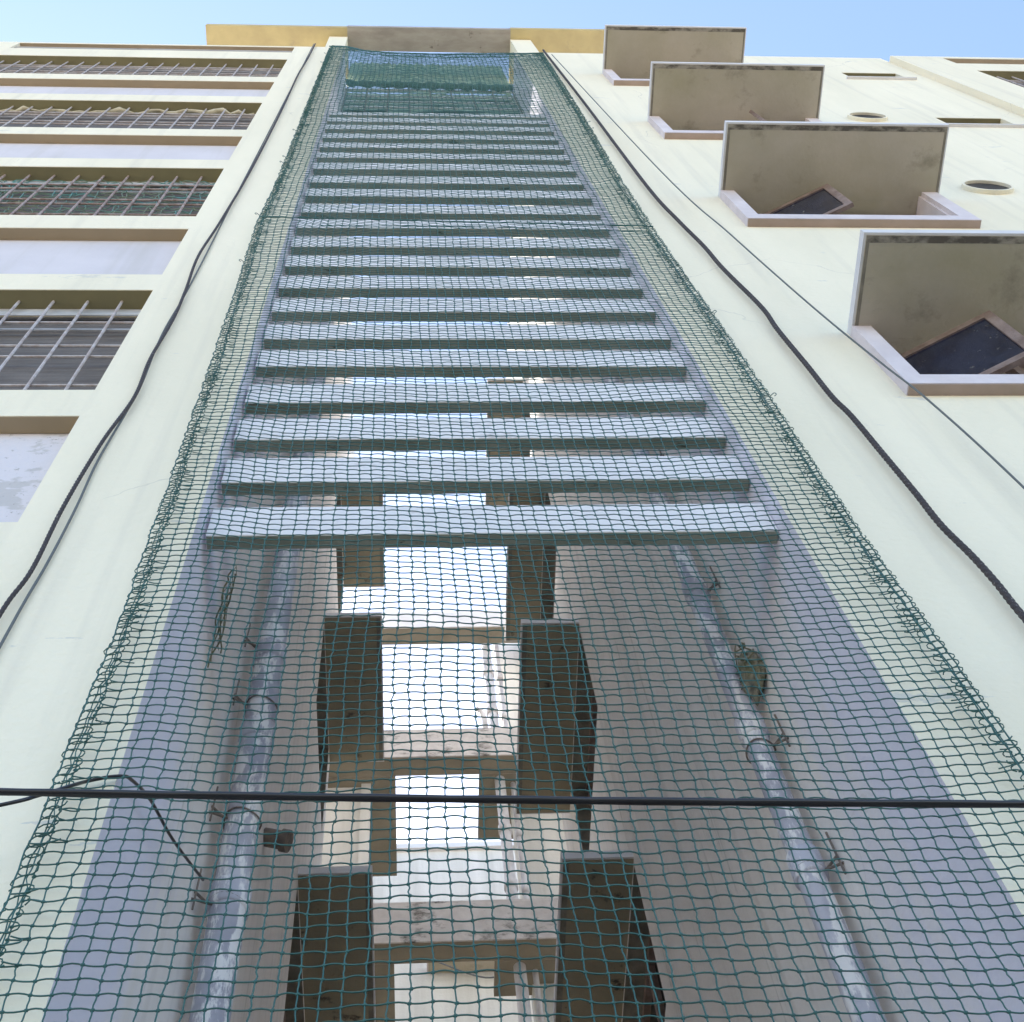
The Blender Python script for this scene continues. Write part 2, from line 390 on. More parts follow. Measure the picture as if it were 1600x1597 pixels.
tag(t.build('coiled_hose', M_PIPEW, smooth=True), 'pale coiled hose on the sill at the right end of the highest grille window', 'hose')

# ------------------------------------------------------------------ hooded windows of the right wing
def hooded_window(k):
    dz = k*SPF
    x0, x1, yf = 2.115, 3.605, 1.946
    zs, zt = 5.441+dz*1.0, 6.255+dz
    W = MB()
    ix0, ix1, iz = 2.205, 3.50, 5.555+dz
    W.box(x0, ix0, yf, YF+.02, iz, zt); W.box(ix1, x1, yf, YF+.02, iz, zt)
    W.box(x0, x1, yf, YF+.02, zs, iz)
    W.box(ix0-.006, ix0+.018, yf+.03, YF+.14, iz, zt); W.box(ix1-.018, ix1+.006, yf+.03, YF+.14, iz, zt)
    wo = W.build('window', M_JAMB, B)
    h = MB()
    yo = 1.50; hx1 = 3.625
    h.box(x0, hx1, yo, YF+.01, zt+.003, zt+.062)
    h.build('hood', M_HOODFACE, wo)
    # soffit with a drip groove
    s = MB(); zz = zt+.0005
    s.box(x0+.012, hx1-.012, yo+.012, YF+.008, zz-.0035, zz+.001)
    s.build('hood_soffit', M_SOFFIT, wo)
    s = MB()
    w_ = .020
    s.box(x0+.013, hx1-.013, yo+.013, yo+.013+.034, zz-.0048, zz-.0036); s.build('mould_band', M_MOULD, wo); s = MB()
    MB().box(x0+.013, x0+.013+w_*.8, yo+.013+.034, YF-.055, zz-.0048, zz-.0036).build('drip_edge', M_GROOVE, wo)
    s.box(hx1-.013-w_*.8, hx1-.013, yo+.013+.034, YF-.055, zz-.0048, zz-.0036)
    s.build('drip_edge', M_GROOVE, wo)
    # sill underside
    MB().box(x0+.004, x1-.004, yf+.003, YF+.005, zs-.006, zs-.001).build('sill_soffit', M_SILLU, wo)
    # room behind
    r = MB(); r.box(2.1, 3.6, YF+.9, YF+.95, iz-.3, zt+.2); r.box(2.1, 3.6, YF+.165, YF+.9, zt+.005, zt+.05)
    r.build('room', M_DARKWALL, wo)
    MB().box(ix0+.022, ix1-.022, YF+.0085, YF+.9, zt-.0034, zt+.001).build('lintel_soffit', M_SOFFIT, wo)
    # wooden frame set in the opening
    f = MB(); yb = YF+.10
    for xx in (ix0+.018, 2.86, ix1-.06): f.box(xx, xx+.04, yb, yb+.05, iz, zt)
    f.box(ix0+.02, ix1-.02, yb+.002, yb+.048, iz, iz+.04); f.box(ix0+.02, ix1-.02, yb+.002, yb+.048, zt-.04, zt)
    f.build('window_frame', M_WOOD, wo)
    return wo, ix0, iz, zt
def sash(wo, hx, hy, tx, ty, z0, z1, w_=.045):
    """casement leaf hinged at (hx,hy), swung out to (tx,ty)"""
    d_ = Vector((tx-hx, ty-hy, 0)); n = Vector((-d_.y, d_.x, 0)).normalized()*.028; dn = d_.normalized()
    P = lambda s, z: Vector((hx, hy, z))+d_.normalized()*s
    L_ = d_.length
    m_ = MB()
    for s0, s1, za, zb in ((0, w_, z0, z1), (L_-w_, L_, z0, z1), (w_, L_-w_, z0, z0+w_), (w_, L_-w_, z1-w_, z1)):
        A = [P(s0, za), P(s1, za), P(s1, zb), P(s0, zb)]
        m_.prism(A, [p+n for p in A])
    m_.build('sash', M_WOOD, wo)
    g_ = MB(); A = [P(w_-.004, z0+w_-.004), P(L_-w_+.004, z0+w_-.004), P(L_-w_+.004, z1-w_+.004), P(w_-.004, z1-w_+.004)]
    g_.prism([p+n*.35 for p in A], [p+n*.6 for p in A]); g_.build('glass', M_GLASS, wo)
hws = {}
for k in range(-1, 4): hws[k] = hooded_window(k)
sash(hws[0][0], 2.30, 2.10, 2.749, 1.852, 5.62, 6.20)
sash(hws[1][0], 2.40, 2.10, 2.828, 1.885, 8.66, 9.24)
sash(hws[2][0], 3.34, 2.123, 2.976, 1.892, 11.56, 12.24, .05)
sash(hws[3][0], 2.45, 2.14, 2.70, 2.03, 14.70, 15.26)
sash(hws[-1][0], 2.40, 2.10, 2.80, 1.90, 2.6, 3.16)

# small vent openings (rectangular) with a lip, and round exhaust holes
for a, b, c, e in HB:
    MB().box(a+.002, b-.002, YF+.004, YF+.156, e-.004, e-.001).build('vent_soffit', M_RSOFW, B)
    v = MB().box(a-.09, b+.06, YF-.03, YF+.01, c-.03, c-.004).build('vent_opening', M_HOODFACE, B)
    MB().box(a-.01, b+.01, YF+.155, YF+.2, c-.01, e+.01).build('vent_back', M_RSOFW, v)
for cx, cz in ((4.17, 12.66), (4.11, 9.65), (4.14, 6.6)):
    o_ = MB(); n = 40; ro, ri = .178, .160
    A = [(cx+ro*math.cos(2*math.pi*i/n), cz+ro*math.sin(2*math.pi*i/n)) for i in range(n)]
    I = [(cx+ri*math.cos(2*math.pi*i/n), cz+ri*math.sin(2*math.pi*i/n)) for i in range(n)]
    for i in range(n):
        j = (i+1) % n
        o_.quad((A[i][0], 1.968, A[i][1]), (A[j][0], 1.968, A[j][1]), (I[j][0], 1.968, I[j][1]), (I[i][0], 1.968, I[i][1]))
        o_.quad((A[i][0], 1.968, A[i][1]), (A[j][0], 1.968, A[j][1]), (A[j][0], 2.01, A[j][1]), (A[i][0], 2.01, A[i][1]))
        o_.quad((I[i][0], 1.968, I[i][1]), (I[j][0], 1.968, I[j][1]), (I[j][0], 1.998, I[j][1]), (I[i][0], 1.998, I[i][1]))
    vr = o_.build('round_vent', M_CREAM, B)
    q = MB(); n0 = len(q.v); q.v += [(p[0], 1.990, p[1]) for p in I]; q.f.append(tuple(range(n)))
    q.build('vent_mouth', M_DARKWALL, vr)

# ------------------------------------------------------------------ the shaft
LH = [(5.74, 7.0, 5.72, 6.93), (5.74, 7.0, 9.0, 10.19), (5.74, 7.0, 12.26, 13.45), (5.74, 7.0, 2.5, 3.7)]
RH = [(5.26, 6.75, 5.33, 6.43), (5.26, 6.75, 8.10, 9.20), (5.26, 6.75, 10.88, 11.98), (5.26, 6.75, 2.55, 3.65), (5.26, 6.75, 13.6, 14.7)]
sw = MB()
panel_wall(sw, 'X', XL, YF, 7.15, ZG, TOPL, LH, .16, -1)
panel_wall(sw, 'X', XR, YF, 7.40, ZG, TOPR, RH, .16, 1)
sw.quad((XL, 7.15, ZG), (-3, 7.15, ZG), (-3, 7.15, TOPL), (XL, 7.15, TOPL))
sw.quad((XR, 7.40, ZG), (4, 7.40, ZG), (4, 7.40, TOPR), (XR, 7.40, TOPR))
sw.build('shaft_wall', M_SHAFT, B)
def side_window(x, sx, y0, y1, z0, z1, hood_x, hy0, hy1, hz):
    f = MB(); xx = x+sx*.12
    for a in (y0, (y0+y1)/2-.02, y1-.05): f.box(xx, xx+sx*.05, a, a+.05, z0, z1)
    f.box(xx+sx*.002, xx+sx*.048, y0, y1, z0, z0+.05); f.box(xx+sx*.002, xx+sx*.048, y0, y1, z1-.05, z1)
    wo = f.build('window', M_WOOD, B)
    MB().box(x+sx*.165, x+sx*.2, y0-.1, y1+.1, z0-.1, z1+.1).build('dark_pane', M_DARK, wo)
    MB().box(x+sx*.003, x+sx*.16, y0+.003, y1-.003, z1-.004, z1-.001).build('lintel_soffit', M_GROOVE, wo)  # dark plate that paints the shade under the reveal head
    MB().box(x+sx*.004, x+sx*.16, y1-.006, y1-.003, z0+.003, z1-.006).build('jamb_shade', M_GROOVE, wo)  # dark plate that paints the shade on the far jamb
    MB().box(x+sx*.01, hood_x, hy0, hy1, hz+.002, hz+.065).build('hood', M_HOODFACE, wo)
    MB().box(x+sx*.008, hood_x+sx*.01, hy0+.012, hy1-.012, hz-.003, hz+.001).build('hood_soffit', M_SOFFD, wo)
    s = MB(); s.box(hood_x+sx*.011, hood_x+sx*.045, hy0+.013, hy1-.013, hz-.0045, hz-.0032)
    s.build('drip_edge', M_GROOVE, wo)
for (a, b, c, e), hx in zip(LH, (-.238, -.222, -.256, -.22)): side_window(XL, -1, a, b, c, e, hx, 5.70, 7.16, e+.03)
for (a, b, c, e), hx in zip(RH, (.875, .855, .955, .87, .9)): side_window(XR, 1, a, b, c, e, hx, 5.22, 7.0, e+.015)

# slatted front: concrete beams across the shaft
BZ = [4.323, 4.76, 5.196, 5.614, 6.076, 6.499, 6.939, 7.383, 7.836, 8.279, 8.733, 9.178, 9.645, 10.112, 10.597, 11.048, 11.478, 11.91, 12.342, 12.701, 13.079]
for i, z in enumerate(BZ):
    h = .228 if i < 15 else .20
    if i == len(BZ)-1: h = .14
    a = z+random.uniform(-.010, .010); dz = random.uniform(-.012, .012)
    y0 = 2.088+random.uniform(-.004, .004); y1 = y0+.056
    x0, x1 = XL+.012, XR-.002
    b_ = MB(); A = [(x0, y0, a), (x1, y0, a+dz), (x1, y0, a+dz+h), (x0, y0, a+h)]
    b_.prism(A, [(p[0], y1, p[2]) for p in A])
    bo = b_.build('beam', M_BEAM, B, bevel=.004)
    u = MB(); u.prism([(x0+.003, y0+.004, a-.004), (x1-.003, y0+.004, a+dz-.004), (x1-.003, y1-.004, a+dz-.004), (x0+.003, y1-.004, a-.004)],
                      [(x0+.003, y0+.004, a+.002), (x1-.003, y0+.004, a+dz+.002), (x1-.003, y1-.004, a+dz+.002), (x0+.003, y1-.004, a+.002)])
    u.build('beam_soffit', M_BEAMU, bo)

# rear tie slabs that join the wings floor by floor
for i, (z, h, lf, rf) in enumerate(((1.2, .5, 0, 0), (4.18, .5, .7, .5), (7.13, .5, .9, .6), (10.106, .52, .93, .44), (13.076, .53, 1.41, .92), (16.0, .42, 0, 0))):
    s = MB(); s.box(-1.6, 2.2, 9.10, 9.36, z, z+h)
    s.box(-1.6, 2.2, 9.16, 9.40, z+h+.003, z+h+.10)
    so = s.build('tie_slab', M_STAIN if i < 5 else M_HOODFACE, B)
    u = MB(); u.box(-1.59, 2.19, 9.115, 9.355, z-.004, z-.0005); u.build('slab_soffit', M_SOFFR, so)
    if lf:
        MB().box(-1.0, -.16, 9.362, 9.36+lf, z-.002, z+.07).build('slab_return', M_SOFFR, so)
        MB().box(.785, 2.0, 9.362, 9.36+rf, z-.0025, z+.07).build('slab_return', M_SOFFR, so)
# rear return walls beyond the shaft
rw = MB()
rw.box(-3.0, -.545, 9.50, 9.7, ZG, 16.6); rw.box(1.15, 4.0, 9.66, 9.9, ZG, 16.6)
rw.build('rear_wall', M_WHITEW, B)
rw = MB(); rw.box(-.545, -.44, 9.45, 9.62, ZG, 16.6); rw.build('rear_trim', M_WHITEW, B)

# netted screen and railing behind the top opening
ty = 2.45
t = MB(); nx, nz = 90, 8
for i in range(nx):
    for j in range(nz):
        def q(a, b_):
            x = -.70+2.0*a/nx; z = 17.45-.10*a/nx+2.12*b_/nz
            return (x, ty+.012*math.sin(a*1.9)+.006*math.sin(a*.7+b_), z)
        t.quad(q(i, j), q(i+1, j), q(i+1, j+1), q(i, j+1))
o = t.build('shade_cloth', M_CLOTH, smooth=True)
tag(o, 'green shade cloth stretched across the top opening of the shaft under the roof beam', 'cloth')
rl = empty('railing'); tag(rl, 'iron railing draped with green netting just above the highest beam of the shaft', 'railing')
g_ = MB()
for i in range(9):
    x = XL+.02+i*.245; g_.tube([(x, ty, 15.25), (x, ty, 17.35)], .008, 6)
g_.build('baluster', M_METAL, rl)
g_ = MB()
for z, h in ((15.35, .05), (15.95, .05), (16.35, .035), (16.75, .035), (17.25, .05)): g_.box(XL+.004, XR-.004, ty+.01, ty+.03, z, z+h)
g_.build('rail', M_HOODFACE, rl)
g_ = MB().box(XL+.005, XR-.005, ty+.10, ty+.11, 15.0, 17.5); g_.build('net_layer', M_CLOTH, rl)
g_ = MB(); random.seed(21)
for z0, h in ((15.28, .62), (15.98, .34), (16.36, .36), (16.78, .48), (17.28, .24)):
    n = 60
    for i in range(n):
        xa = XL+.006+(XR-XL-.012)*i/n; xb = XL+.006+(XR-XL-.012)*(i+1)/n
        f = lambda s: h*(.86+.13*math.sin(s*6+z0*3)+.04*math.sin(s*31))
        g_.quad((xa, ty+.05, z0), (xb, ty+.05, z0), (xb, ty+.05, z0+f(xb)), (xa, ty+.05, z0+f(xa)))
g_.build('draped_net', M_CLOTH, rl)
g_ = MB()
for i, (zz) in enumerate((17.38, 17.36)):
    pts = [(XL+.01+(XR-XL-.02)*s/30, ty-.03-.02*i, zz-.22*s/30+.02*math.sin(s*1.3+i)) for s in range(31)]
    g_.tube(pts, [.03+.012*math.sin(s*2.1+i) for s in range(31)], 7)
g_.build('rolled_net', M_NET, rl, smooth=True)

# ------------------------------------------------------------------ neighbouring building seen through the shaft
nb = empty('neighbouring_building'); tag(nb, 'white-walled house seen far back through the bottom of the shaft', 'building')
w2 = MB(); w2.box(-6, 8, 13.0, 18.0, ZG, 16.3); w2.build('wall', M_WHITEW, nb)
w2 = MB(); w2.box(-6.05, 8.05, 12.93, 13.2, 16.303, 16.4); w2.build('coping', M_HOODFACE, nb)
w2 = MB(); w2.box(.20, 2.4, 12.62, 12.998, 13.85, 13.95); ho = w2.build('hood', M_JAMB, nb)
MB().box(.22, 2.38, 12.64, 12.99, 13.838, 13.847).build('hood_soffit', M_SOFFIT, ho)

# ------------------------------------------------------------------ pipes
def pipe(name, x, y, r, z0, z1, m_, wallx, joints, label, clamps=()):
    e = empty(name); tag(e, label, 'pipe')
    MB().cyl(x, y, z0, z1, r, 28).build('pipe_run', m_, e, smooth=True)
    for z in joints:
        j = MB(); j.tube([(x, y, z), (x, y, z+.005), (x, y, z+.11), (x, y, z+.115)], [r+.002, r+.009, r+.009, r+.002], 28)
        j.build('coupling', m_, e, smooth=True)
    for z in clamps:
        c = MB(); s = 1 if wallx > x else -1
        c.tube([(x+(r+.006)*math.cos(a*math.pi/12), y+(r+.006)*math.sin(a*math.pi/12), z+.01*math.sin(a*.5)) for a in range(25)], .0035, 6)
        c.tube([(x+s*r, y-.02, z), (wallx, y-.07, z+.01)], .005, 6); c.tube([(x+s*r*.8, y-.04, z-.02), (wallx, y-.09, z-.05)], .005, 6)
        c.tube([(wallx-s*.01, y-.09, z-.10), (wallx-s*.012, y-.085, z+.10)], .004, 6)
        c.build('clamp', M_METAL, e)
    return e
pipe('drain_pipe', XL+.105, 3.10, .060, ZG, 17, M_PIPE, XL, (3.6, 4.55, 5.15, 6.6, 8.1), 'thick weathered blue-grey drain pipe on the left wall of the shaft', (3.62, 4.07, 4.8, 5.25, 6.3, 7.7))
pipe('conduit_pipe', XL+.045, 3.30, .022, ZG, 17, M_PIPE, XL, (4.0, 6.9), 'thin conduit pipe running beside the thick drain pipe on the left shaft wall')
rp = pipe('drain_pipe', XR-.078, 2.78, .045, ZG, 17, M_PIPE, XR, (3.3, 4.05, 5.1, 6.9), 'slimmer whitish drain pipe on the right wall of the shaft', (3.32, 3.98, 5.12, 6.5))
# cement lump round the branch of the right pipe
random.seed(4)
import bmesh
bm = bmesh.new(); bmesh.ops.create_icosphere(bm, subdivisions=4, radius=1)
for v in bm.verts:
    n_ = 1+.14*math.sin(v.co.x*7+1)+.16*math.sin(v.co.y*6+v.co.z*4)+.08*math.sin(v.co.z*17+v.co.y*11)+random.uniform(-.06, .06)
    mx_ = max(abs(v.co.x), abs(v.co.y), abs(v.co.z)); k2 = .45+.55/ mx_
    v.co = Vector((v.co.x*.036*n_, v.co.y*.064*n_*k2, v.co.z*.085*n_*k2))
    v.co += Vector((XR-.035, 2.68, 4.33))
me = bpy.data.meshes.new('cement_collar'); bm.to_mesh(me); bm.free(); me.materials.append(M_CEM)
me.polygons.foreach_set('use_smooth', [True]*len(me.polygons))
o = bpy.data.objects.new('cement_collar', me); C.objects.link(o); o.parent = rp
t = MB(); random.seed(8)
for i in range(16):
    y = 2.68+random.uniform(-.08, .08); z = 4.33+random.uniform(-.05, .16); pts = []
    for k in range(5): pts.append((XR-.03-random.uniform(0, .05), y, z)); y += random.uniform(-.035, .035); z += random.uniform(-.03, .05)
    t.tube(spline(pts, 3), .0025, 4)
tag(t.build('weed_tuft', mat('dry_weed', (.12, .12, .05), .9, (.20, .18, .10), 20)), 'small scruffy weed tuft rooted in the cement lump on the right drain pipe', 'plant')
# stub of a cut pipe
s = MB(); s.tube([(XL, 4.25, 5.47), (XL+.09, 4.25, 5.44)], .045, 20); s.tube([(XL+.085, 4.25, 5.442), (XL+.12, 4.25, 5.43)], .055, 20)
o = s.build('pipe_stub', M_METAL, smooth=False); tag(o, 'short dark pipe stub poking out of the left shaft wall beside the drain pipe', 'pipe')
# rear pipes
for x, y, r, nm, lb in ((1.02, 9.44, .06, 'drain_pipe', 'pale rear drain pipe standing at the far right corner beyond the shaft'),
                    (1.17, 9.50, .028, 'drain_pipe', 'thin pale pipe right beside the rear drain pipe beyond the shaft'),
                    (.93, 9.6, .035, 'vent_pipe', 'short white vent pipe with a bend standing on the middle rear slab')):
    e = empty(nm); tag(e, lb, 'pipe')
    if nm == 'vent_pipe':
        MB().tube([(x, y, 13.6), (x, y, 14.55), (x-.03, y-.03, 14.68), (x-.1, y-.05, 14.72)], r, 16).build('pipe_run', M_PIPEW, e, smooth=True)
    else:
        MB().cyl(x, y, ZG, 16.5, r, 20).build('pipe_run', M_PIPEW, e, smooth=True)
        for z in (8.3, 9.2, 11.2, 12.1, 14.4, 15.3): MB().cyl(x, y, z, z+.12, r+.012, 20).build('coupling', M_PIPEW, e, smooth=True)

# dry rootlets clinging to the left wall
t = MB(); random.seed(12)
for i in range(8):
    y = random.uniform(2.42, 2.64); z = random.uniform(4.55, 4.95); pts = []
    for k in range(10):
        pts.append((XL+.012+random.uniform(0, .02), y, z)); z -= random.uniform(.03, .09); y += random.uniform(-.012, .016)
    t.tube(spline(pts, 3), random.choice((.0014, .002, .003)), 5)
tag(t.build('dry_rootlets', mat('dry_roots', (.10, .09, .05), .9, (.16, .17, .09), 20)), 'dark straggling dry rootlets clinging to the left shaft wall beside the drain pipe', 'plant')
# ------------------------------------------------------------------ cables
def twisted(path, r, name, m_, label, pitch=.05):
    """two strands twisted round each other"""
    P = path; e = MB(); acc = 0; A = []; Bp = []
    # resample
    L_ = [0]
    for i in range(1, len(P)): L_.append(L_[-1]+(P[i]-P[i-1]).length)
    n = int(L_[-1]/(pitch/5)); j = 0; Q = []
    for i in range(n+1):
        s = L_[-1]*i/n
        while j < len(L_)-2 and L_[j+1] < s: j += 1
        t = (s-L_[j])/max(1e-9, L_[j+1]-L_[j]); Q.append(P[j].lerp(P[j+1], t))
    for i, q in enumerate(Q):
        a = 2*math.pi*(L_[-1]*i/n)/pitch
        off = Vector((math.cos(a), math.sin(a)*.6, 0))*r*.24
        A.append(q+off); Bp.append(q-off)
    e.tube(A, r*.80, 8); e.tube(Bp, r*.80, 8)
    o = e.build(name, m_, smooth=True); tag(o, label, 'cable'); return o
def facade(pts, y): return [Vector((p[0]*y/1.97, y, p[1]*y/1.97)) for p in pts]
LC = [(-1.044, 17.4), (-1.05, 16), (-1.069, 14.687), (-1.06, 12.5), (-1.069, 10.048), (-1.1, 8.396), (-1.125, 7.571), (-1.10, 6.9), (-1.09, 6.397), (-1.103, 5.838), (-1.089, 5.359), (-1.124, 4.881), (-1.141, 4.314), (-1.136, 3.849), (-1.16, 3.572), (-1.17, 2.9), (-1.16, 1.5), (-1.18, -1.5)]
twisted(spline(facade(LC, 1.975)), .0078, 'braided_cable', M_ROPE, 'thick black braided cable hanging down the left wing between windows and net')
LT = [(-1.06, 17.4), (-1.075, 12), (-1.085, 9), (-1.09, 7), (-1.105, 6.2), (-1.085, 5.5), (-1.09, 5.2), (-1.105, 4.7), (-1.098, 4.3), (-1.10, 3.9), (-1.112, 3.5), (-1.12, 2.5), (-1.12, -1.5)]
o = MB().tube(spline(facade(LT, 1.988)), .0045, 8).build('thin_cable', M_WIRE, smooth=True)
tag(o, 'thin grey cable hanging just right of the thick braided cable on the left wing', 'cable')
RC = [(1.64, 17.15), (1.648, 15), (1.654, 12.822), (1.651, 9.524), (1.685, 8.486), (1.719, 7.851), (1.728, 7.36), (1.769, 6.634), (1.759, 6.265), (1.762, 5.752), (1.761, 5.344), (1.777, 5.121), (1.78, 4.72), (1.783, 4.368), (1.781, 4.106), (1.801, 3.867), (1.807, 3.671), (1.805, 3.47), (1.82, 2.8), (1.81, 1.4), (1.83, -1.5)]
twisted(spline(facade(RC, 1.97)), .0125, 'braided_cable', M_ROPE, 'thick brown-black braided cable wavering down the right wing beside the net edge', .06)
RT = [(1.702, 16.76), (1.834, 10.085), (1.937, 8.165), (2.0, 7.1), (2.052, 6.369), (2.11, 5.75), (2.156, 5.303), (2.193, 4.406), (2.21, 2.5), (2.22, -1.5)]
o = MB().tube(spline(facade(RT, 1.93)), .0045, 8).build('thin_cable', M_WIRE, smooth=True)
tag(o, 'thin grey cable slanting down the right wing past the corner of the nearest window sill', 'cable')
# the black wire stretched across the view
P0 = Vector((-.575, 1.2, 1.660)); P1 = Vector((.875, 1.2, 1.575)); dd = P1-P0
path = [P0+dd*s+Vector((0, 0, -.004*(1-(2*s-1)**2)+.0)) for s in np.linspace(-3, 4, 60)]
twisted(path, .0066, 'overhead_wire', M_BLACK, 'taut glossy black wire crossing in front of the net from side to side', .4)
BW = [(-1.9, 1.8, 2.2), (-1.2, 1.82, 2.36), (-.875, 1.85, 2.511), (-.814, 1.88, 2.584), (-.768, 1.92, 2.672), (-.757, 1.975, 2.765), (-.7175, 1.98, 2.786), (-.684, 1.99, 2.804), (-.6727, 2.03, 2.846), (-.665, 2.2, 2.994), (-.642, 2.42, 3.112), (-.6135, 2.75, 3.344)]
o = MB().tube(spline(BW), .0045, 8).build('loose_wire', M_BLACK, smooth=True)
tag(o, 'loose black wire bending over behind the net at lower left towards the drain pipe', 'cable')
o = MB().tube(spline([(.0, 12.9, 14.2), (.35, 12.5, 13.5), (.9, 12.3, 13.0), (1.3, 12.0, 12.8)]), .01, 6).build('slack_wire', M_WIRE)
tag(o, 'slack thin wire in front of the far white house under the lowest rear slab', 'cable')
for x, z in ((-1.0, 17.38), (1.62, 17.2)):
    pass

# ------------------------------------------------------------------ the safety net
net = empty('safety_net'); tag(net, 'green knotted safety net hung over the whole open shaft from roof to bottom', 'net')
ZB, CW, CH = 1.20, .0415, .0368
def edgeL(z): return np.interp(z, [1, 2.3, 3.5, 5.5, 7, 8.3, 9.2, 10.4, 13, 17], [-.833, -.833, -.812, -.831, -.853, -.880, -.862, -.858, -.862, -.858])
def edgeR(z): return np.interp(z, [1, 2.8, 4.1, 5.7, 8, 9.6, 12.7, 14.5, 16.6], [1.508, 1.504, 1.478, 1.488, 1.480, 1.490, 1.551, 1.575, 1.59])
NI, NJ = 54, 412
def topz(x): return np.interp(x, [-.86, -.64, -.45, -.2, .5, 1.2, 1.6], [17.0, 16.98, 16.66, 16.50, 16.42, 16.55, 16.72])
SEG = 4
rphase = rng.uniform(0, 6.28, 40)
def netpt(i, j):
    """knot position; i, j may be fractional arrays"""
    s = i/NI
    x0 = edgeL(ZB+j*CH)+.035; x1 = edgeR(ZB+j*CH)-.035
    x = x0+(x1-x0)*s
    zt = topz(x)
    z = ZB+(zt-ZB)*(j/NJ)
    # slack: low-frequency wander, stronger near the edges
    x = x+.007*np.sin(z*1.7+rphase[0])*np.sin(s*3.1)+.004*np.sin(z*4.1+s*5+rphase[1])+.002*np.sin(z*9.3+s*9+rphase[2])
    z = z+.007*np.sin(s*5.5+z*.5+rphase[3])+.0025*np.sin(s*15+z*.8+rphase[4])-.03*(s-.5)
    y = 1.952+.009*np.sin(s*8+z*.7+rphase[5])+.003*np.sin(s*21+z*1.1)-.012*np.sin(s*math.pi)
    return x, y, z
I, J = np.meshgrid(np.arange(NI+1), np.arange(NJ+1), indexing='ij')
KX, KY, KZ = netpt(I.astype(float), J.astype(float))
jit = rng.normal(0, 1, (3, NI+1, NJ+1))
KX += jit[0]*.0014; KZ += jit[2]*.0010; KY += jit[1]*.0012
def tubes_np(P, r, sides):
    """P: (n, m, 3) polylines -> verts, quads"""
    n, m_, _ = P.shape
    T = np.empty_like(P); T[:, 1:-1] = P[:, 2:]-P[:, :-2]; T[:, 0] = P[:, 1]-P[:, 0]; T[:, -1] = P[:, -1]-P[:, -2]
    T /= np.linalg.norm(T, axis=2, keepdims=True)+1e-12
    U = np.cross(T, np.array([0, 1., 0])); U /= np.linalg.norm(U, axis=2, keepdims=True)+1e-9
    Wv = np.cross(T, U)
    a = 2*np.pi*np.arange(sides)/sides
    V = P[:, :, None, :]+r*(np.cos(a)[None, None, :, None]*U[:, :, None, :]+np.sin(a)[None, None, :, None]*Wv[:, :, None, :])
    idx = np.arange(n*m_*sides).reshape(n, m_, sides)
    A = idx[:, :-1, :]; Bq = np.roll(A, -1, 2); D = idx[:, 1:, :]; Cq = np.roll(D, -1, 2)
    return V.reshape(-1, 3), np.stack([A, Bq, Cq, D], -1).reshape(-1, 4)
def link_np(name, parts, m_, parent, smooth=True):
    vs, fs, off = [], [], 0
    for v, f in parts: vs.append(v); fs.append(f+off); off += len(v)
    v = np.concatenate(vs); f = np.concatenate(fs)
    me = bpy.data.meshes.new(name); me.vertices.add(len(v)); me.vertices.foreach_set('co', v.astype(np.float32).ravel())
    me.loops.add(f.size); me.loops.foreach_set('vertex_index', f.astype(np.int32).ravel())
    me.polygons.add(len(f)); me.polygons.foreach_set('loop_start', np.arange(0, f.size, 4, dtype=np.int32))
    me.polygons.foreach_set('loop_total', np.full(len(f), 4, dtype=np.int32))
    me.polygons.foreach_set('use_smooth', np.full(len(f), smooth))
    me.update(calc_edges=True); me.validate(); me.materials.append(m_)
    o = bpy.data.objects.new(name, me); C.objects.link(o); o.parent = parent; return o
SR = .00185
# horizontal strands: bow alternately up and down between knots
hp = np.zeros((NJ+1, NI*SEG+1, 3))
for s in range(SEG):
    t = s/SEG
    for a, K in enumerate((KX, KY, KZ)):
        hp[:, s:NI*SEG:SEG, a] = (K[:-1]*(1-t)+K[1:]*t).T
hp[:, -1, 0] = KX[-1]; hp[:, -1, 1] = KY[-1]; hp[:, -1, 2] = KZ[-1]
par = (np.arange(NI)[None, :]+np.arange(NJ+1)[:, None]) % 2*2-1
amp = rng.uniform(.0015, .0042, par.shape)
for s in range(1, SEG):
    t = s/SEG; hp[:, s:NI*SEG:SEG, 2] += par*amp*math.sin(math.pi*t)
    hp[:, s:NI*SEG:SEG, 1] -= .0012*math.sin(math.pi*t)
# vertical strands
SV = 3
vp_ = np.zeros((NI+1, NJ*SV+1, 3))
for s in range(SV):
    t = s/SV
    for a, K in enumerate((KX, KY, KZ)):
        vp_[:, s:NJ*SV:SV, a] = K[:, :-1]*(1-t)+K[:, 1:]*t
vp_[:, -1, 0] = KX[:, -1]; vp_[:, -1, 1] = KY[:, -1]; vp_[:, -1, 2] = KZ[:, -1]
for s in range(1, SV): vp_[:, s:NJ*SV:SV, 0] += rng.normal(0, .0009, (NI+1, NJ))
# knots: little octahedral lumps as very short fat tubes
kn = np.stack([KX, KY, KZ], -1).reshape(-1, 3)
kd = np.array([1, 0, .35])*.0044
kp = np.stack([kn-kd, kn-kd*.4, kn+kd*.4, kn+kd], 1)
vk, fk = tubes_np(kp, .0038, 5)
vk = vk.reshape(-1, 4, 5, 3); cen = kp[:, :, None, :]
vk[:, 0] = cen[:, 0]+(vk[:, 0]-cen[:, 0])*.45; vk[:, 3] = cen[:, 3]+(vk[:, 3]-cen[:, 3])*.45
vk = vk.reshape(-1, 3)
link_np('netting', [tubes_np(hp, SR, 5), tubes_np(vp_, SR*.95, 5), (vk, fk)], M_NET, net)
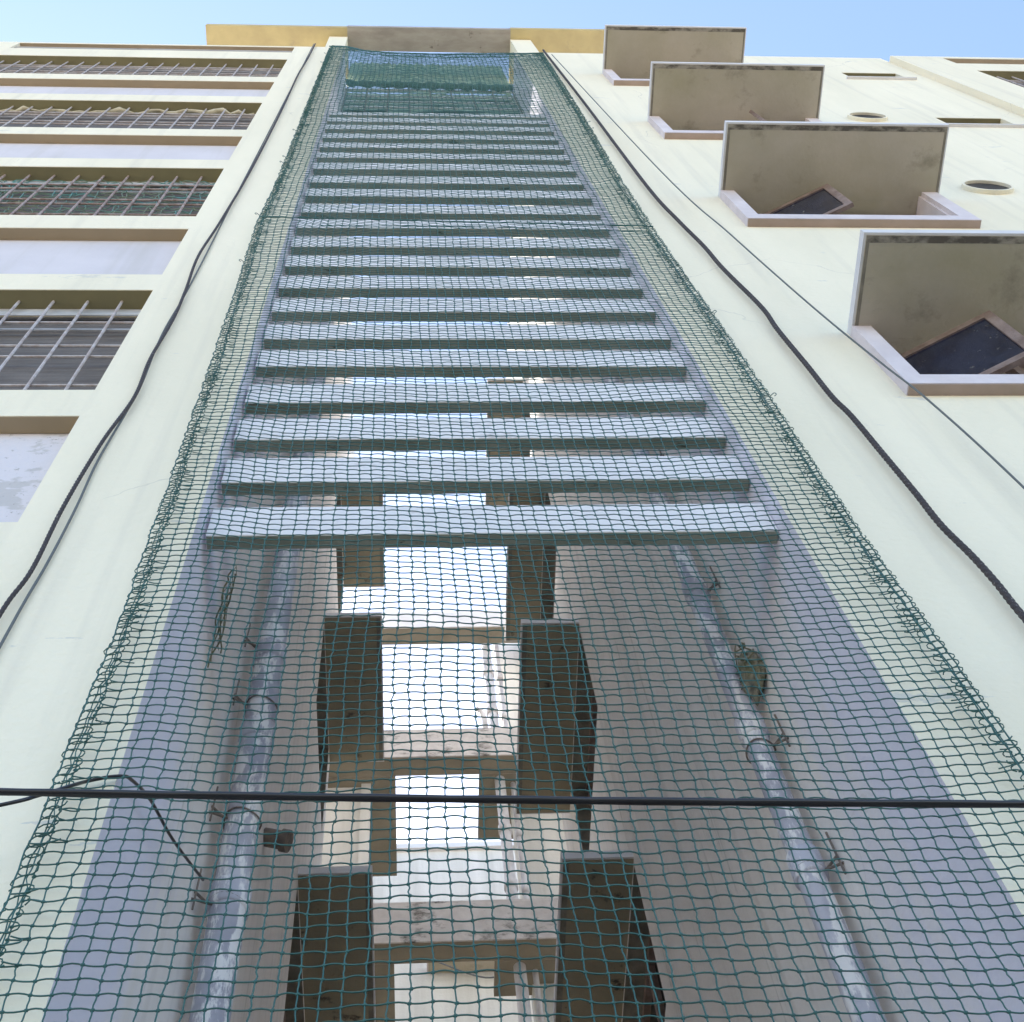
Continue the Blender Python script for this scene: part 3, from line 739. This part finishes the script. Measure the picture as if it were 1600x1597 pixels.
# gathered selvedge: cords plus loops and loose thread ends
for side in (-1, 1):
    E = MB(); random.seed(31+side)
    ef = edgeL if side < 0 else edgeR
    z = ZB; zt_ = 16.9 if side < 0 else 16.72
    cords = [[], [], []]
    col = 0 if side < 0 else NI
    cols = {}
    while z < zt_:
        x = float(ef(z)); w_ = random.uniform(.020, .034)
        xo = x+random.uniform(-.004, .004)
        cyy = 1.953
        inner = xo-side*(.03+w_)
        # oval loop of the binding thread round the cords
        rx = random.uniform(.021, .029); rz = random.uniform(.007, .012); tl = random.uniform(-.18, .18); a0 = random.uniform(0, 6.28)
        ncov = 11 if random.random() < .7 else 9
        pts = []
        for q_ in range(ncov):
            a = a0+2*math.pi*q_/10.2
            u_, v_ = rx*math.cos(a), rz*math.sin(a)
            pts.append((xo-side*.024+u_, cyy-.009*math.sin(a+.6), z+v_+tl*u_))
        E.tube(pts, .0018, 5)
        if random.random() < .4:
            E.tube(spline([(xo-side*.045, cyy-.004, z+rz*.5), (xo-side*.066, cyy, z+.002), (xo-side*.085, cyy, z+random.uniform(-.005, .005))], 3), .0017, 4)
        if random.random() < .22:
            a = random.uniform(.01, .045)
            E.tube(spline([(xo-side*.01, cyy-.012, z+.012), (xo-side*(.02+a*.5), cyy-.016, z+.008+random.uniform(-.004, .004)), (xo-side*(.03+a), cyy-.018, z+.012+random.uniform(-.008, .008)), (xo-side*(.033+a), cyy-.018, z+.018)], 2), .0019, 4)
        if random.random() < .012:
            E.tube(spline([(xo, cyy, z), (xo+side*.018, cyy-.01, z+.012), (xo+side*.024, cyy-.01, z-.004), (xo+side*.014, cyy-.006, z-.014)], 3), .0018, 4)
        cords[0].append((xo-side*.004, cyy, z)); cords[1].append((xo-side*.020+random.uniform(-.004, .004), cyy+.01, z)); cords[2].append((xo-side*.034+random.uniform(-.004, .004), cyy-.006, z))
        z += random.uniform(.029, .039)
    for c_, r in zip(cords, (.0022, .0019, .0018)): E.tube(c_, r, 4)
    E.build('edge_binding', M_NET, net, smooth=True)
def seam(fz, r, y, name, x0=-.87, x1=1.48, n=70, wob=.006):
    pts = []
    for s in range(n+1):
        x = x0+(x1-x0)*s/n; pts.append((x, y, fz(x)+random.uniform(-wob, wob)))
    return MB().tube(pts, r, 6).build(name, M_NET, net, smooth=True)
seam(lambda x: 8.37-.15*(x+.74)/2.1, .0036, 1.94, 'seam_cord')
seam(lambda x: 8.30-.11*(x+.5)/2.1+.02*math.sin(x*3), .0025, 1.965, 'seam_cord', -.5, 1.45)
seam(lambda x: float(topz(x)), .008, 1.95, 'top_cord', -.86, 1.6, 60, .012)
seam(lambda x: float(topz(x))-.10, .005, 1.968, 'top_cord', -.70, 1.58, 60, .03)
